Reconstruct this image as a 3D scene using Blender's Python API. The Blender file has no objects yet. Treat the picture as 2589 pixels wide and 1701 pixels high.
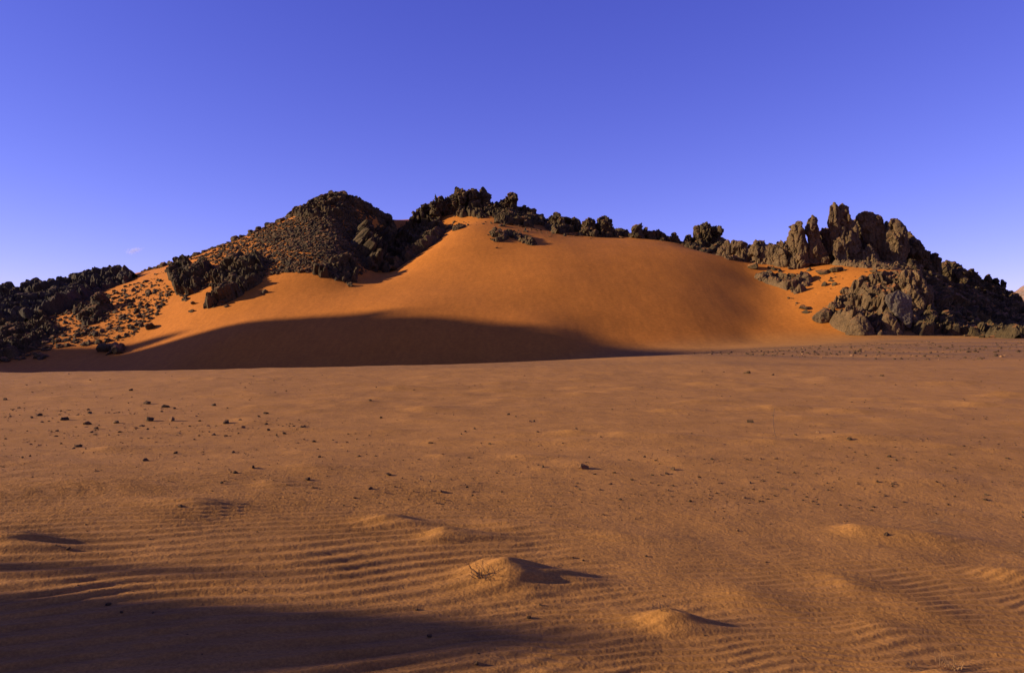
import bpy, bmesh, math, random
import numpy as np

# ------------------------------------------------------------------ camera, sky, sun, exposure
sc = bpy.context.scene
C = sc.collection
CAM_H = 1.7
F_PX, CX, HY = 2014.0, 1294.5, 850.5          # focal length, centre and horizon in photograph pixels
cam_d = bpy.data.cameras.new('camera'); cam = bpy.data.objects.new('camera', cam_d); C.objects.link(cam)
cam.location = (0, 0, CAM_H); cam.rotation_euler = (math.radians(90), 0, 0)
cam_d.sensor_width = 36.0; cam_d.lens = 28.0; cam_d.clip_start = 0.1; cam_d.clip_end = 20000
sc.camera = cam

SUN_EL, SUN_AZ = math.radians(16.0), math.radians(4.0)   # light travels towards +x, slightly away from camera
ca, sa, TE = math.cos(SUN_AZ), math.sin(SUN_AZ), math.tan(SUN_EL)
w = bpy.data.worlds.new('World'); sc.world = w; w.use_nodes = True
nt = w.node_tree; nt.nodes.clear()
sky = nt.nodes.new('ShaderNodeTexSky'); sky.sky_type = 'NISHITA'; sky.sun_disc = False
sky.sun_elevation = SUN_EL
sky.sun_rotation = math.atan2(-ca, -sa)        # sun stands at (-ca,-sa)
sky.altitude = 3000; sky.air_density = 1.0; sky.dust_density = 0.0; sky.ozone_density = 1.0
tint = nt.nodes.new('ShaderNodeMix'); tint.data_type = 'RGBA'; tint.blend_type = 'MULTIPLY'
tint.inputs[0].default_value = 1.0
tint.inputs[7].default_value = (9.0, 6.6, 11.5, 1)      # film cast of the slide, the same over the whole sky
pre = nt.nodes.new('ShaderNodeMix'); pre.data_type = 'RGBA'; pre.blend_type = 'MULTIPLY'; pre.inputs[0].default_value = 1.0
pre.inputs[7].default_value = (.1, .1, .1, 1)
sp = nt.nodes.new('ShaderNodeSeparateColor'); cb = nt.nodes.new('ShaderNodeCombineColor')
nt.links.new(pre.outputs[2], sp.inputs[0])
for k, e in enumerate((1.15, 1.15, .8)):
    pw = nt.nodes.new('ShaderNodeMath'); pw.operation = 'POWER'; pw.inputs[1].default_value = e
    nt.links.new(sp.outputs[k], pw.inputs[0]); nt.links.new(pw.outputs[0], cb.inputs[k])
bg = nt.nodes.new('ShaderNodeBackground'); bg.inputs[1].default_value = 0.10
wo = nt.nodes.new('ShaderNodeOutputWorld')
nt.links.new(sky.outputs[0], pre.inputs[6]); nt.links.new(cb.outputs[0], tint.inputs[6]); nt.links.new(tint.outputs[2], bg.inputs[0]); nt.links.new(bg.outputs[0], wo.inputs[0])

sun_d = bpy.data.lights.new('sun', 'SUN'); sun_d.energy = 5.0; sun_d.angle = math.radians(0.7); sun_d.color = (1.0, 0.86, 0.70)
sun = bpy.data.objects.new('sun', sun_d); C.objects.link(sun)
from mathutils import Vector
sun.rotation_euler = Vector((math.cos(SUN_EL)*ca, math.cos(SUN_EL)*sa, -math.sin(SUN_EL))).to_track_quat('-Z', 'Y').to_euler()
sun.location = (-60, 0, 40)
sc.view_settings.view_transform = 'Standard'; sc.view_settings.look = 'None'
sc.view_settings.exposure = 0.6; sc.view_settings.gamma = 1.0; sc.view_settings.use_curve_mapping = False

# ------------------------------------------------------------------ helpers
rng = np.random.default_rng(11)
def smooth(e0, e1, x):
    t = np.clip((x-e0)/(e1-e0), 0, 1); return t*t*(3-2*t)
_perm = np.random.default_rng(3).permutation(256); _perm = np.concatenate([_perm]*3)
_g3 = np.random.default_rng(4).normal(size=(256, 3)); _g3 /= np.linalg.norm(_g3, axis=1)[:, None]
def noise3(p):
    p = np.asarray(p, dtype=np.float64); i = np.floor(p).astype(np.int64); f = p-i; i &= 255
    u = f*f*f*(f*(f*6-15)+10); r = 0
    for dx in (0, 1):
        wx = u[:, 0] if dx else 1-u[:, 0]
        for dy in (0, 1):
            wy = u[:, 1] if dy else 1-u[:, 1]
            for dz in (0, 1):
                wz = u[:, 2] if dz else 1-u[:, 2]
                g = _g3[_perm[_perm[_perm[i[:, 0]+dx]+i[:, 1]+dy]+i[:, 2]+dz]]
                r = r+wx*wy*wz*(g[:, 0]*(f[:, 0]-dx)+g[:, 1]*(f[:, 1]-dy)+g[:, 2]*(f[:, 2]-dz))
    return r*1.5
def noise2(x, y, s=1.0, o=0.0):
    sh = np.shape(x); p = np.stack([np.ravel(x)*s+o, np.ravel(y)*s+o*1.7, np.full(np.size(x), o*.37+.5)], 1)
    return noise3(p).reshape(sh)
def fbm2(x, y, s, o, n=4):
    r = 0; a = 1.0
    for k in range(n): r = r+a*noise2(x, y, s*2**k, o+k*7.3); a *= .5
    return r
def fbm3(p, n=4, gain=.5):
    r = 0; a = 1.0
    for k in range(n): r = r+a*noise3(p*2**k+k*13.1); a *= gain
    return r
def mesh_np(name, V, Fc, mat, smoothf=False, quads=False):
    """V (n,3) and faces (m,3|4) to a mesh"""
    me = bpy.data.meshes.new(name); k = Fc.shape[1]
    me.vertices.add(len(V)); me.vertices.foreach_set('co', np.asarray(V, np.float32).ravel())
    me.loops.add(Fc.size); me.loops.foreach_set('vertex_index', np.asarray(Fc, np.int32).ravel())
    me.polygons.add(len(Fc)); me.polygons.foreach_set('loop_start', np.arange(0, Fc.size, k, dtype=np.int32))
    me.polygons.foreach_set('loop_total', np.full(len(Fc), k, np.int32))
    me.polygons.foreach_set('use_smooth', np.full(len(Fc), smoothf, bool))
    me.update(calc_edges=True); me.materials.append(mat)
    return me
def link(name, me, label=None, cat=None, group=None, kind=None, loc=(0, 0, 0), parent=None):
    o = bpy.data.objects.new(name, me); C.objects.link(o); o.location = loc
    if label: o['label'] = label
    if cat: o['category'] = cat
    if group: o['group'] = group
    if kind: o['kind'] = kind
    if parent: o.parent = parent
    return o
def world(px, py, D):
    px = np.asarray(px, float); py = np.asarray(py, float); D = np.asarray(D, float)+0*px
    return np.stack([(px-CX)/F_PX*D, D, CAM_H+(HY-py)/F_PX*D], -1)
def ground(px, py):       # point on a level plain z=0
    D = CAM_H*F_PX/(py-HY); return (px-CX)/F_PX*D, D

# ------------------------------------------------------------------ materials
def nodes(name):
    m = bpy.data.materials.new(name); m.use_nodes = True; t = m.node_tree
    return m, t, t.nodes['Principled BSDF'], t.nodes, t.links
def N(t, kind, **kw):
    n = t.nodes.new(kind)
    for k, v in kw.items(): setattr(n, k, v)
    return n
def noise_node(t, vec, scale, detail=4, rough=.55):
    n = N(t, 'ShaderNodeTexNoise'); n.inputs['Scale'].default_value = scale; n.inputs['Detail'].default_value = detail
    n.inputs['Roughness'].default_value = rough; t.links.new(vec, n.inputs['Vector']); return n
def ramp(t, fac, stops):
    r = N(t, 'ShaderNodeValToRGB'); e = r.color_ramp.elements
    while len(e) < len(stops): e.new(.5)
    for q, (p, c) in zip(e, stops): q.position = p; q.color = (*c, 1)
    t.links.new(fac, r.inputs[0]); return r
def mix(t, fac, a, b, mode='MIX'):
    n = N(t, 'ShaderNodeMix', data_type='RGBA', blend_type=mode)
    for s, v in ((0, fac), (6, a), (7, b)):
        if hasattr(v, 'links') or hasattr(v, 'is_linked'): t.links.new(v, n.inputs[s])
        elif s == 0: n.inputs[0].default_value = v
        else: n.inputs[s].default_value = (*v, 1)
    return n.outputs[2]
def bump(t, h, strength, dist, nrm=None):
    b = N(t, 'ShaderNodeBump'); b.inputs['Strength'].default_value = strength; b.inputs['Distance'].default_value = dist
    t.links.new(h, b.inputs['Height'])
    if nrm is not None: t.links.new(nrm, b.inputs['Normal'])
    return b.outputs[0]
def sand_material():
    m, t, b, n, l = nodes('sand')
    pos = N(t, 'ShaderNodeNewGeometry').outputs['Position']
    at = N(t, 'ShaderNodeAttribute', attribute_name='dune')
    gr = N(t, 'ShaderNodeAttribute', attribute_name='gravel')
    big = noise_node(t, pos, .12, 5); mid = noise_node(t, pos, 2.2, 5); fine = noise_node(t, pos, 55, 3, .7)
    pl = ramp(t, big.outputs[0], [(.3, (.405, .175, .036)), (.7, (.485, .211, .045))])
    du = ramp(t, big.outputs[0], [(.3, (.48, .155, .017)), (.7, (.54, .175, .021))])
    col = mix(t, at.outputs['Fac'], pl.outputs[0], du.outputs[0])
    gcol = ramp(t, fine.outputs[0], [(.35, (.17, .085, .03)), (.62, (.30, .145, .045))])
    col = mix(t, gr.outputs['Fac'], col, gcol.outputs[0])
    mg = N(t, 'ShaderNodeMapping'); mg.inputs['Scale'].default_value = (.45, 1.0, 1.0); t.links.new(pos, mg.inputs['Vector'])
    grit = noise_node(t, mg.outputs[0], 7.0, 8, .8); inv = N(t, 'ShaderNodeMath', operation='SUBTRACT'); inv.inputs[0].default_value = 1; t.links.new(at.outputs['Fac'], inv.inputs[1])
    gm = N(t, 'ShaderNodeMapRange'); t.links.new(grit.outputs[0], gm.inputs[0]); gm.inputs[1].default_value = .52; gm.inputs[2].default_value = .72; gm.inputs[4].default_value = .75
    gx = N(t, 'ShaderNodeMath', operation='MULTIPLY'); t.links.new(gm.outputs[0], gx.inputs[0]); t.links.new(inv.outputs[0], gx.inputs[1])
    col = mix(t, gx.outputs[0], col, (.24, .115, .035))
    mr = ramp(t, mid.outputs[0], [(.3, (.86, .86, .86)), (.7, (1.08, 1.08, 1.08))])
    col = mix(t, 1.0, col, mr.outputs[0], 'MULTIPLY')
    mp = N(t, 'ShaderNodeMapping'); mp.inputs['Scale'].default_value = (1.0, .25, .25); t.links.new(pos, mp.inputs['Vector'])
    st = noise_node(t, mp.outputs[0], 1.6, 6, .7)
    sr_ = ramp(t, st.outputs[0], [(.3, (.88, .87, .86)), (.7, (1.08, 1.08, 1.08))]); col = mix(t, 1.0, col, sr_.outputs[0], 'MULTIPLY')
    fr = ramp(t, fine.outputs[0], [(.3, (.72, .70, .68)), (.68, (1.15, 1.15, 1.15))])
    col = mix(t, 1.0, col, fr.outputs[0], 'MULTIPLY')
    l.new(col, b.inputs['Base Color']); b.inputs['Roughness'].default_value = .95
    b.inputs['Specular IOR Level'].default_value = .1
    f2 = noise_node(t, pos, 38, 4, .7); f3 = noise_node(t, pos, 7, 3)
    f4 = noise_node(t, pos, 14, 4, .7); nb = bump(t, f4.outputs[0], .36, .016, bump(t, f3.outputs[0], .36, .03))
    l.new(bump(t, f2.outputs[0], .7, .012, nb), b.inputs['Normal'])
    return m
def rock_material(name, dark, light, sandy=.5, warm=(.42, .15, .03)):
    m, t, b, n, l = nodes(name)
    g = N(t, 'ShaderNodeNewGeometry'); pos = g.outputs['Position']
    a = noise_node(t, pos, .55, 6, .6); f = noise_node(t, pos, 4.5, 8, .7)
    c = ramp(t, a.outputs[0], [(.32, dark), (.68, light)])
    fr = ramp(t, f.outputs[0], [(.32, (.45, .45, .45)), (.68, (1.35, 1.31, 1.26))])
    col = mix(t, 1.0, c.outputs[0], fr.outputs[0], 'MULTIPLY')
    # wind blown sand lying on upward faces
    sep = N(t, 'ShaderNodeSeparateXYZ'); l.new(g.outputs['Normal'], sep.inputs[0])
    ad = N(t, 'ShaderNodeMath', operation='MULTIPLY_ADD'); l.new(a.outputs[0], ad.inputs[0]); ad.inputs[1].default_value = .9
    l.new(sep.outputs[2], ad.inputs[2])
    mr = N(t, 'ShaderNodeMapRange'); l.new(ad.outputs[0], mr.inputs[0]); mr.inputs[1].default_value = 1.12; mr.inputs[2].default_value = 1.32
    mr.inputs[3].default_value = 0; mr.inputs[4].default_value = sandy
    col = mix(t, mr.outputs[0], col, warm)
    l.new(col, b.inputs['Base Color']); b.inputs['Roughness'].default_value = .9; b.inputs['Specular IOR Level'].default_value = .2
    l.new(bump(t, f.outputs[0], 1.0, .22), b.inputs['Normal'])
    return m
M_SAND = sand_material()
M_ROCK = rock_material('varnished_rock', (.046, .029, .009), (.120, .076, .026), .55)
M_SPIRE = rock_material('spire_rock', (.088, .053, .020), (.185, .110, .042), .5)
M_CRAG = rock_material('dusty_crag_rock', (.082, .049, .018), (.175, .102, .038), .95)
M_FAR = rock_material('far_rock', (.05, .035, .018), (.11, .077, .038), .15)
M_PALE = rock_material('pale_rock', (.24, .16, .11), (.36, .24, .16), .3)
M_SLAB = rock_material('slab_rock', (.12, .086, .048), (.18, .13, .074), .2)
M_STONE = rock_material('plain_stone', (.075, .043, .016), (.15, .085, .032), .25)
M_TAN = rock_material('tan_stone', (.24, .12, .045), (.40, .20, .075), .3)
def plain_mat(name, c):
    m, t, b, n, l = nodes(name)
    p = N(t, 'ShaderNodeNewGeometry').outputs['Position']; k = noise_node(t, p, 30, 3)
    r = ramp(t, k.outputs[0], [(.3, tuple(.6*q for q in c)), (.7, tuple(1.3*q for q in c))]); l.new(r.outputs[0], b.inputs['Base Color'])
    b.inputs['Roughness'].default_value = .8; return m
M_TWIG = plain_mat('dry_twig', (.07, .036, .014)); M_STRAW = plain_mat('straw', (.34, .17, .045))

# ------------------------------------------------------------------ terrain height
CTRL = [  # photograph x, y and distance of points on the sand hill
 (0,940,98),(300,935,94),(600,928,90),(900,926,87),(1200,918,86),(1500,906,87),(1750,895,90),(1900,888,93),(2050,872,94),(2200,860,94),(2400,853,99),(2589,848,104),
 (0,885,112),(150,870,112),(330,870,109),(450,835,108),(200,805,125),(330,790,122),(430,772,119),(520,782,112),
 (600,850,97),(700,807,102),(640,722,117),(760,725,114),(860,728,114),(900,800,100),(1000,780,100),(1000,850,92),
 (1200,800,98),(1200,860,91),(1414,838,93),(1200,700,114),(1000,700,119),(1080,640,128),
 (1300,630,126),(1400,701.6,112.3),(1500,703.2,113.5),(1620,704.9,114.8),(1750,707.4,116.8),(1850,710.6,119.5),(1400,785,101.5),(1500,785.5,102.3),(1620,786.3,103.5),(1750,787.3,105.2),(1850,788.6,107.4),(1930,790.1,110),(1400,635.3,124.5),(1500,637.6,125.8),(1620,639.9,127.2),(1750,643.5,129.4),(1830,647.6,132),(1500,865.5,94),(1620,865.3,95),(1750,865.1,96.6),(1900,864.7,99.5),
 (1150,575,140),(1220,566,141),(1300,572,143),(1400,586,145),(1500,597,146),(1600,602,145),(1700,614,143),(1800,642,141),
 (1870,664,135),(1930,715,123),(1990,765,113),(2050,812,105.5),(2110,845,101),
 (2060,690,121.7),(2100,670,123.3),(2150,666,122),(1950,662,131),(2060,740,114),(2080,790,106.5),(2000,692,124),(2200,680,118),(2300,678,114.5),
 (2150,668,130),(2100,670,131),(2200,678,125),(2000,668,135),(2260,676,123),(1900,655,140),
 (2200,760,108.5),(2300,760,107),(2200,848,98),(2300,848,99),(2370,790,118),(2400,780,122),(2420,740,131),(2500,780,131),(2589,800,125),(2450,700,142),(2540,735,147),(2589,785,146),(2330,662,124),
 (220,757,140),(300,728,143),(375,698,144),(480,657,145),(600,608,146),(730,556,146),(800,518,145),(850,503,145),(900,512,146),(960,556,148),(1010,590,153),
 (700,620,133),(600,680,124),(800,600,131),(870,600,130),(880,660,121),(800,680,119),(935,640,138),(960,600,146),(1000,640,145),(1040,620,147),(1000,668,136),(950,695,128),(910,716,121),(1100,610,136),(1040,660,128),
 (1080,565,156),(1150,525,160),(1200,515,161),(1290,535,160),(1370,565,158),(1470,575,158),(1540,588,158),(1650,605,158),(1760,625,156),
 (0,745,172),(150,725,174),(280,705,178),(-300,770,168),(-300,890,118),(-300,940,102),(2900,845,108),(2900,800,128),(2900,790,146)]
P = np.array(CTRL, float); W3 = world(P[:, 0], P[:, 1], P[:, 2])
back = np.array([(-110, 215, 8), (-60, 205, 10), (-20, 200, 12), (20, 195, 11), (60, 190, 9), (110, 190, 6), (-110, 250, 2), (-40, 250, 2), (30, 240, 2), (100, 235, 2),
                 (-140, 120, 3), (-140, 170, 10), (130, 110, 2), (140, 150, 5), (-120, 90, -3), (120, 90, 1.4), (-60, 78, -4), (-25, 74, -4), (5, 72, -3.6), (30, 76, -1.5), (60, 82, .8)])
W3 = np.concatenate([W3, back])
def _k(r2): return np.where(r2 > 1e-12, .5*r2*np.log(np.maximum(r2, 1e-12)), 0)
X2 = W3[:, :2]/100.0
K = _k(((X2[:, None]-X2[None])**2).sum(-1))+np.eye(len(X2))*1.2e-3
A = np.concatenate([np.ones((len(X2), 1)), X2], 1)
S = np.block([[K, A], [A.T, np.zeros((3, 3))]])
SOL = np.linalg.solve(S, np.concatenate([W3[:, 2], np.zeros(3)]))
def rbf(x, y):
    sh = np.shape(x); q = np.stack([np.ravel(x), np.ravel(y)], 1)/100.0; out = np.empty(len(q))
    for a in range(0, len(q), 40000):
        b_ = q[a:a+40000]
        out[a:a+40000] = _k(((b_[:, None]-X2[None])**2).sum(-1))@SOL[:len(X2)]+SOL[-3]+b_@SOL[-2:]
    return out.reshape(sh)
EX = np.array([-60, -23.1, -14.9, -4.5, .2, 11, 21.4, 34.4, 51, 90.])
EY = np.array([30, 36, 40, 44, 46, 50, 60, 70, 80, 95.])
EZ = np.array([0, .02, .01, .06, .17, .51, .56, .82, 1.1, 1.5])
ED = np.array([4.2, 3.9, 3.7, 3.2, 3.0, 1.7, .5, 0, -.2, -.3])
def valley(x, y):
    ye = np.interp(x, EX, EY); ze = np.interp(x, EX, EZ); dr = np.interp(x, EX, ED)
    t = np.clip((y-12)/(ye-12), 0, 1)
    z = ze*t*t
    return z-dr*smooth(0, 16, y-ye)+np.clip(y-ye, 0, 60)*0.001
MOUNDS = []   # x, y, height, sigma left, sigma right (tail), sigma depth, slant
def md(px, py, h, sl, sr, sd, slant=0): x, y = ground(px, py); MOUNDS.append((x, y, h, sl, sr, sd, slant))
md(1285, 1470, .115, .19, .22, .20, -.25); md(1385, 1458, .07, .26, .36, .17, -.12); md(1215, 1480, .04, .2, .2, .2); md(1225, 1450, .05, .15, .25, .13)
md(1680, 1562, .075, .16, .18, .15, -.2); md(1745, 1562, .05, .2, .25, .12, -.1); md(978, 1336, .07, .22, .34, .16, -.05); md(1125, 1366, .08, .14, .42, .14, .1)
md(500, 1312, .05, .45, .28, .20); md(25, 1438, .075, .30, .34, .20); md(2165, 1306, .07, .16, .5, .2); md(2370, 1318, .065, .40, .5, .22)
md(2560, 1396, .07, .22, .6, .22); md(2400, 1712, .13, .26, .5, .2); md(250, 1262, .025, .4, .5, .3); md(690, 1246, .03, .2, .3, .2)
md(2260, 1198, .04, .5, .6, .35); md(2400, 1196, .04, .5, .6, .35); md(1290, 1330, .03, .3, .5, .2); md(1560, 1345, .03, .25, .5, .2)
md(2160, 1445, .03, .16, .3, .2); md(2230, 1545, .035, .18, .32, .2); md(1880, 1480, .03, .2, .4, .2); md(2110, 1420, .03, .16, .25, .18)
md(1480, 1120, .06, .8, .8, .4); md(1690, 1108, .07, .7, .8, .4); md(1340, 1098, .05, .6, .8, .4)
mr_ = np.random.default_rng(21)
for k in range(170):
    px = mr_.uniform(-100, 2700); py = mr_.uniform(945, 1045) if k < 135 else mr_.uniform(1045, 1200)
    x, y = ground(px, py); q = mr_.uniform(.3, 1.05)
    MOUNDS.append((x, y, .045*q*(1+.02*y), .35*q*(1+.02*y), .8*q*(1+.02*y), .35*q*(1+.02*y), 0))
for px, py, q in ((1260,990,1.5),(1600,986,1.2),(1475,1000,.9),(1920,988,1.2),(2400,974,1.5),(2545,1004,1.5),(2470,1027,1.1),(1765,1018,.9),(1955,1034,1.1),(2190,1012,.8),(680,962,1.1),(250,968,1.),(1020,985,1.3),(1770,974,1.)):
    x, y = ground(px, py); MOUNDS.append((x, y, .085*q, .5*q, .9*q, .4, 0))
def ripples(x, y):
    th = math.radians(28)
    wx = fbm2(x, y, .55, 4.1, 2)*.16+fbm2(x, y, .14, 9.2, 2)*.7
    d = -math.sin(th)*x+math.cos(th)*y+wx
    lam = .165
    ph = 2*np.pi*d/lam+noise2(x, y, .8, 31)*1.6
    r1 = np.sin(ph+.45*np.sin(ph))*(.55+.75*np.clip(fbm2(x, y, .8, 61, 2)+.35, 0, 1.2))
    th2 = math.radians(14); d2 = -math.sin(th2)*x+math.cos(th2)*y+fbm2(x, y, .9, 14, 2)*.16
    ph2 = 2*np.pi*d2/.098+noise2(x, y, 2.0, 71)*2.4
    r2 = np.sin(ph2+.4*np.sin(ph2))
    left = smooth(1.3, -.7, x-.10*(y-6))
    near = smooth(12.5, 8.2, y+1.2*noise2(x, y, .25, 5))
    patch = smooth(.12, .55, fbm2(x*.45, y, .22, 88, 2))*smooth(36, 18, y)*smooth(8.5, 11, y)
    m1 = np.clip(left*near+.12*patch*(1-left*near), 0, 1)
    m2 = smooth(11.0, 5.5, y)*(.45+.55*(1-left))*(.6+.6*np.clip(noise2(x, y, .5, 3)+.3, 0, 1))
    und = fbm2(x*.8-y*.35, y*1.25+x*.3, 1.3, 41, 2)*.014*smooth(12, 6, y)*(.3+.7*(1-left))
    return .0115*m1*r1+.0062*m2*r2+und
def near_detail(x, y):
    z = np.zeros_like(x)
    for mx, my, h, sl, sr, sd, sl2 in MOUNDS:
        dx = x-mx; dy = y-my-sl2*dx; s = np.where(dx < 0, sl, sr)
        m = np.abs(dx) < 4*max(sl, sr)
        if not m.any(): continue
        z = z+h*np.exp(-(np.abs(dx)/s)**1.8*.9-(np.abs(dy)/sd)**1.9)
    g = smooth(4, 9, y); lump = fbm2(x*.55, y, 1.5, 52, 3)*.010+np.clip(fbm2(x*.4, y, .8, 53, 2), 0, 2)*.02
    return z+ripples(x, y)+lump*g*(.7+.03*y)
def H(x, y, detail=True):
    x = np.asarray(x, float); y = np.asarray(y, float)
    z = valley(x, y)
    far = (y > 55) & (y < 330) & (np.abs(x) < 190)
    hill = np.full(np.shape(z), -40.0)
    if far.any():
        q = rbf(x[far], y[far]); xx, yy = x[far], y[far]
        q = q-45*(1-smooth(190, 140, np.abs(xx)))-45*smooth(225, 320, yy)-30*smooth(72, 56, yy)
        hill[far] = q
    k = .9; z2 = np.maximum(z, hill)+k*np.exp(-np.abs(z-hill)/k*1.2)*.35
    z = np.where(far, z2, z)
    z = z+.10*fbm2(x, y, .05, 2, 3)*smooth(14, 30, y)
    z = z+.03*fbm2(x, y*.4, .22, 19, 3)*smooth(80, 100, y)*smooth(260, 200, y)
    z = z+2.5*fbm2(x, y, .006, 6, 3)*smooth(230, 500, np.hypot(x, y))
    z = z-.05*x*smooth(13, 6.5, y)*smooth(14, 8, np.abs(x))*smooth(-6, 1, y)
    if detail:
        n = (y > 2) & (y < 48) & (np.abs(x) < 45)
        if n.any():
            z[n] = z[n]+near_detail(x[n], y[n])*smooth(48, 40, y[n])
    return z
# cached grid for ray casts
GX = np.arange(-150, 150.1, .75); GY = np.arange(3, 245, .75)
GXX, GYY = np.meshgrid(GX, GY); GZ = H(GXX, GYY, False)
def hz(x, y):
    fx = np.clip((x-GX[0])/.75, 0, len(GX)-1.001); fy = np.clip((y-GY[0])/.75, 0, len(GY)-1.001)
    i = fx.astype(int); j = fy.astype(int); u = fx-i; v = fy-j
    return (GZ[j, i]*(1-u)+GZ[j, i+1]*u)*(1-v)+(GZ[j+1, i]*(1-u)+GZ[j+1, i+1]*u)*v
def hit(px, py, dmin=30, dmax=200):
    """where the sight lines meet the ground; nan where they miss"""
    px = np.atleast_1d(np.asarray(px, float)); py = np.atleast_1d(np.asarray(py, float))
    D = np.linspace(dmin, dmax, 900)[None, :]
    x = (px[:, None]-CX)/F_PX*D; z = CAM_H+(HY-py[:, None])/F_PX*D
    below = z < hz(x, D+0*x)
    k = below.argmax(1); ok = below.any(1)
    d = D[0][k]; p = world(px, py, d); p[~ok] = np.nan
    return p

# the ground as one polar sheet, fine where the picture looks; split into plain and dune
ang = np.concatenate([np.arange(-180, -40, 2.5), np.linspace(-40, -34, 14)[:-1], np.linspace(-34, 34, 760), np.linspace(34, 40, 14)[1:], np.arange(42.5, 180.1, 2.5)])
ang = np.radians(ang); ang[-1] = math.pi
r1 = 1/np.linspace(1/3.4, 1/42.0, 470); r2 = np.linspace(42, 210, 330)[1:]; r3 = 210*np.geomspace(1, 40, 50)[1:]
rad = np.concatenate([[.02, .6, 1.2, 2.0, 2.8], r1, r2, r3])
RR, AA = np.meshgrid(rad, ang, indexing='ij')
TX, TY = RR*np.sin(AA), RR*np.cos(AA); TZ = H(TX, TY)
na = len(ang); idx = np.arange(RR.size).reshape(RR.shape)
Q = np.stack([idx[:-1, :-1], idx[:-1, 1:], idx[1:, 1:], idx[1:, :-1]], -1).reshape(-1, 4)[:, ::-1]
TV = np.stack([TX, TY, TZ], -1).reshape(-1, 3)
ye = np.interp(TX, EX, EY)
dune_w = (smooth(8, 30, TY-ye)*smooth(-.6, 2.2, TZ-valley(TX, TY))).ravel()
dune_w = np.clip(dune_w, 0, 1)
bank = smooth(47, 53, TY-.0*TX+.22*(30-TX)*(TX < 30))*smooth(6, 20, TX)*smooth(94, 84, TY)
strip = smooth(.1, .5, fbm2(TX*.3, TY, .13, 17, 3))*smooth(30, 40, TY)*.35
gravel_w = np.clip((bank*(.55+.9*fbm2(TX*.4, TY, .2, 77, 3))+strip)*(1-dune_w.reshape(TX.shape)), 0, .9).ravel()
hillmask = ((TY-ye > 20) & (np.hypot(TX, TY) < 215) & (TY > 0)).ravel()
fm = hillmask[Q].all(1)
def sub_sheet(name, faces):
    u, inv = np.unique(faces, return_inverse=True)
    me = mesh_np(name, TV[u], inv.reshape(faces.shape), M_SAND, True)
    for nm, arr in (('dune', dune_w), ('gravel', gravel_w)):
        a = me.attributes.new(nm, 'FLOAT', 'POINT'); a.data.foreach_set('value', arr[u].astype(np.float32))
    return link(name, me, kind='structure')
sub_sheet('sand_plain', Q[~fm]); sub_sheet('sand_dune', Q[fm])

# ------------------------------------------------------------------ off-frame rocky hills on the left whose shadows fall into view
def to_vs(x, y): return y*ca-x*sa, x*ca+y*sa
def from_vs(v, s): return s*ca-v*sa, s*sa+v*ca
def shade_hill(name, label, vs, hs, s_c, half, v0, v1, dv, ns, rough):
    v = np.arange(v0, v1, dv); s = np.linspace(s_c-half*1.1, s_c+half, ns)
    VV, SS = np.meshgrid(v, s, indexing='ij')
    top = np.interp(VV, vs, hs)
    x, y = from_vs(VV, SS)
    t = np.clip(np.abs(SS-s_c)/np.where(SS < s_c, half*1.1, half), 0, 1)
    lump = 1-t**1.15
    z = (top+.6)*lump-.6+rough*fbm2(x, y, 1.4/half*4, 5, 4)*smooth(0, .12, t)*(1-t)
    z = np.where(top < .3, np.minimum(z, -.4), z)-3.0*t
    i = np.arange(z.size).reshape(z.shape)
    q = np.stack([i[:-1, :-1], i[1:, :-1], i[1:, 1:], i[:-1, 1:]], -1).reshape(-1, 4)[:, ::-1]
    link(name, mesh_np(name, np.stack([x, y, z], -1).reshape(-1, 3), q, M_ROCK), label, 'rock hill')
# far hill: its crest follows from the edge of the shadow on the dune
edge = np.array([(250,905),(326,872),(400,850),(490,833),(600,818),(707,806),(820,798),(925,791),(1120,784),(965,801),(1197,806),(1300,820),(1414,838),(1520,854),(1632,868),(1760,884),(1880,892)], float)
ep = hit(edge[:, 0], edge[:, 1]); ev, es = to_vs(ep[:, 0], ep[:, 1])
SC = -215.0; eh = ep[:, 2]+(es-SC)*TE
o_ = np.argsort(ev); ev, eh = ev[o_], eh[o_]
vs = np.concatenate([[ev[0]-32, ev[0]-20, ev[0]-6], ev, [ev[-1]+3, ev[-1]+12]])
hs = np.concatenate([[.0, eh[0]-10, eh[0]+.6], eh, [eh[-1]-4, 0]])
print('far caster', [(round(a, 1), round(b, 1)) for a, b in zip(vs, hs)])
shade_hill('rocky_hill', 'high dark rocky hill left of the view, shading the foot of the dune', vs, hs, SC, 95, vs[0]-4, vs[-1]+4, .6, 60, 3.0)
# near knoll: crest from the foreground shadow; higher rear part added to block skylight
kv = np.array([-34, -26, -12, -4, 0, 2.0, 3.0, 3.6, 4.05, 4.27, 4.46, 4.71, 4.91, 5.0, 5.10, 5.22, 5.34, 5.44, 5.52, 5.60, 5.75, 6.4, 7.5])
ks = .75+np.array([-25, 18, 30, 12, 1.5, -2.2, -1.8, -1.1, -.3, .3, .75, .4, -.6, -1.8, -3.2, -4.6, -3.8, -1.7, -.8, -1.4, -5, -14, -24])
SK = -24.0
shade_hill('rocky_knoll', 'dark rock knoll left of the camera, shading the near sand, rear added to block skylight', kv, np.maximum((ks-SK)*TE, 0), SK, 5.5, -34.4, 7.8, .05, 40, .5)

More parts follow.
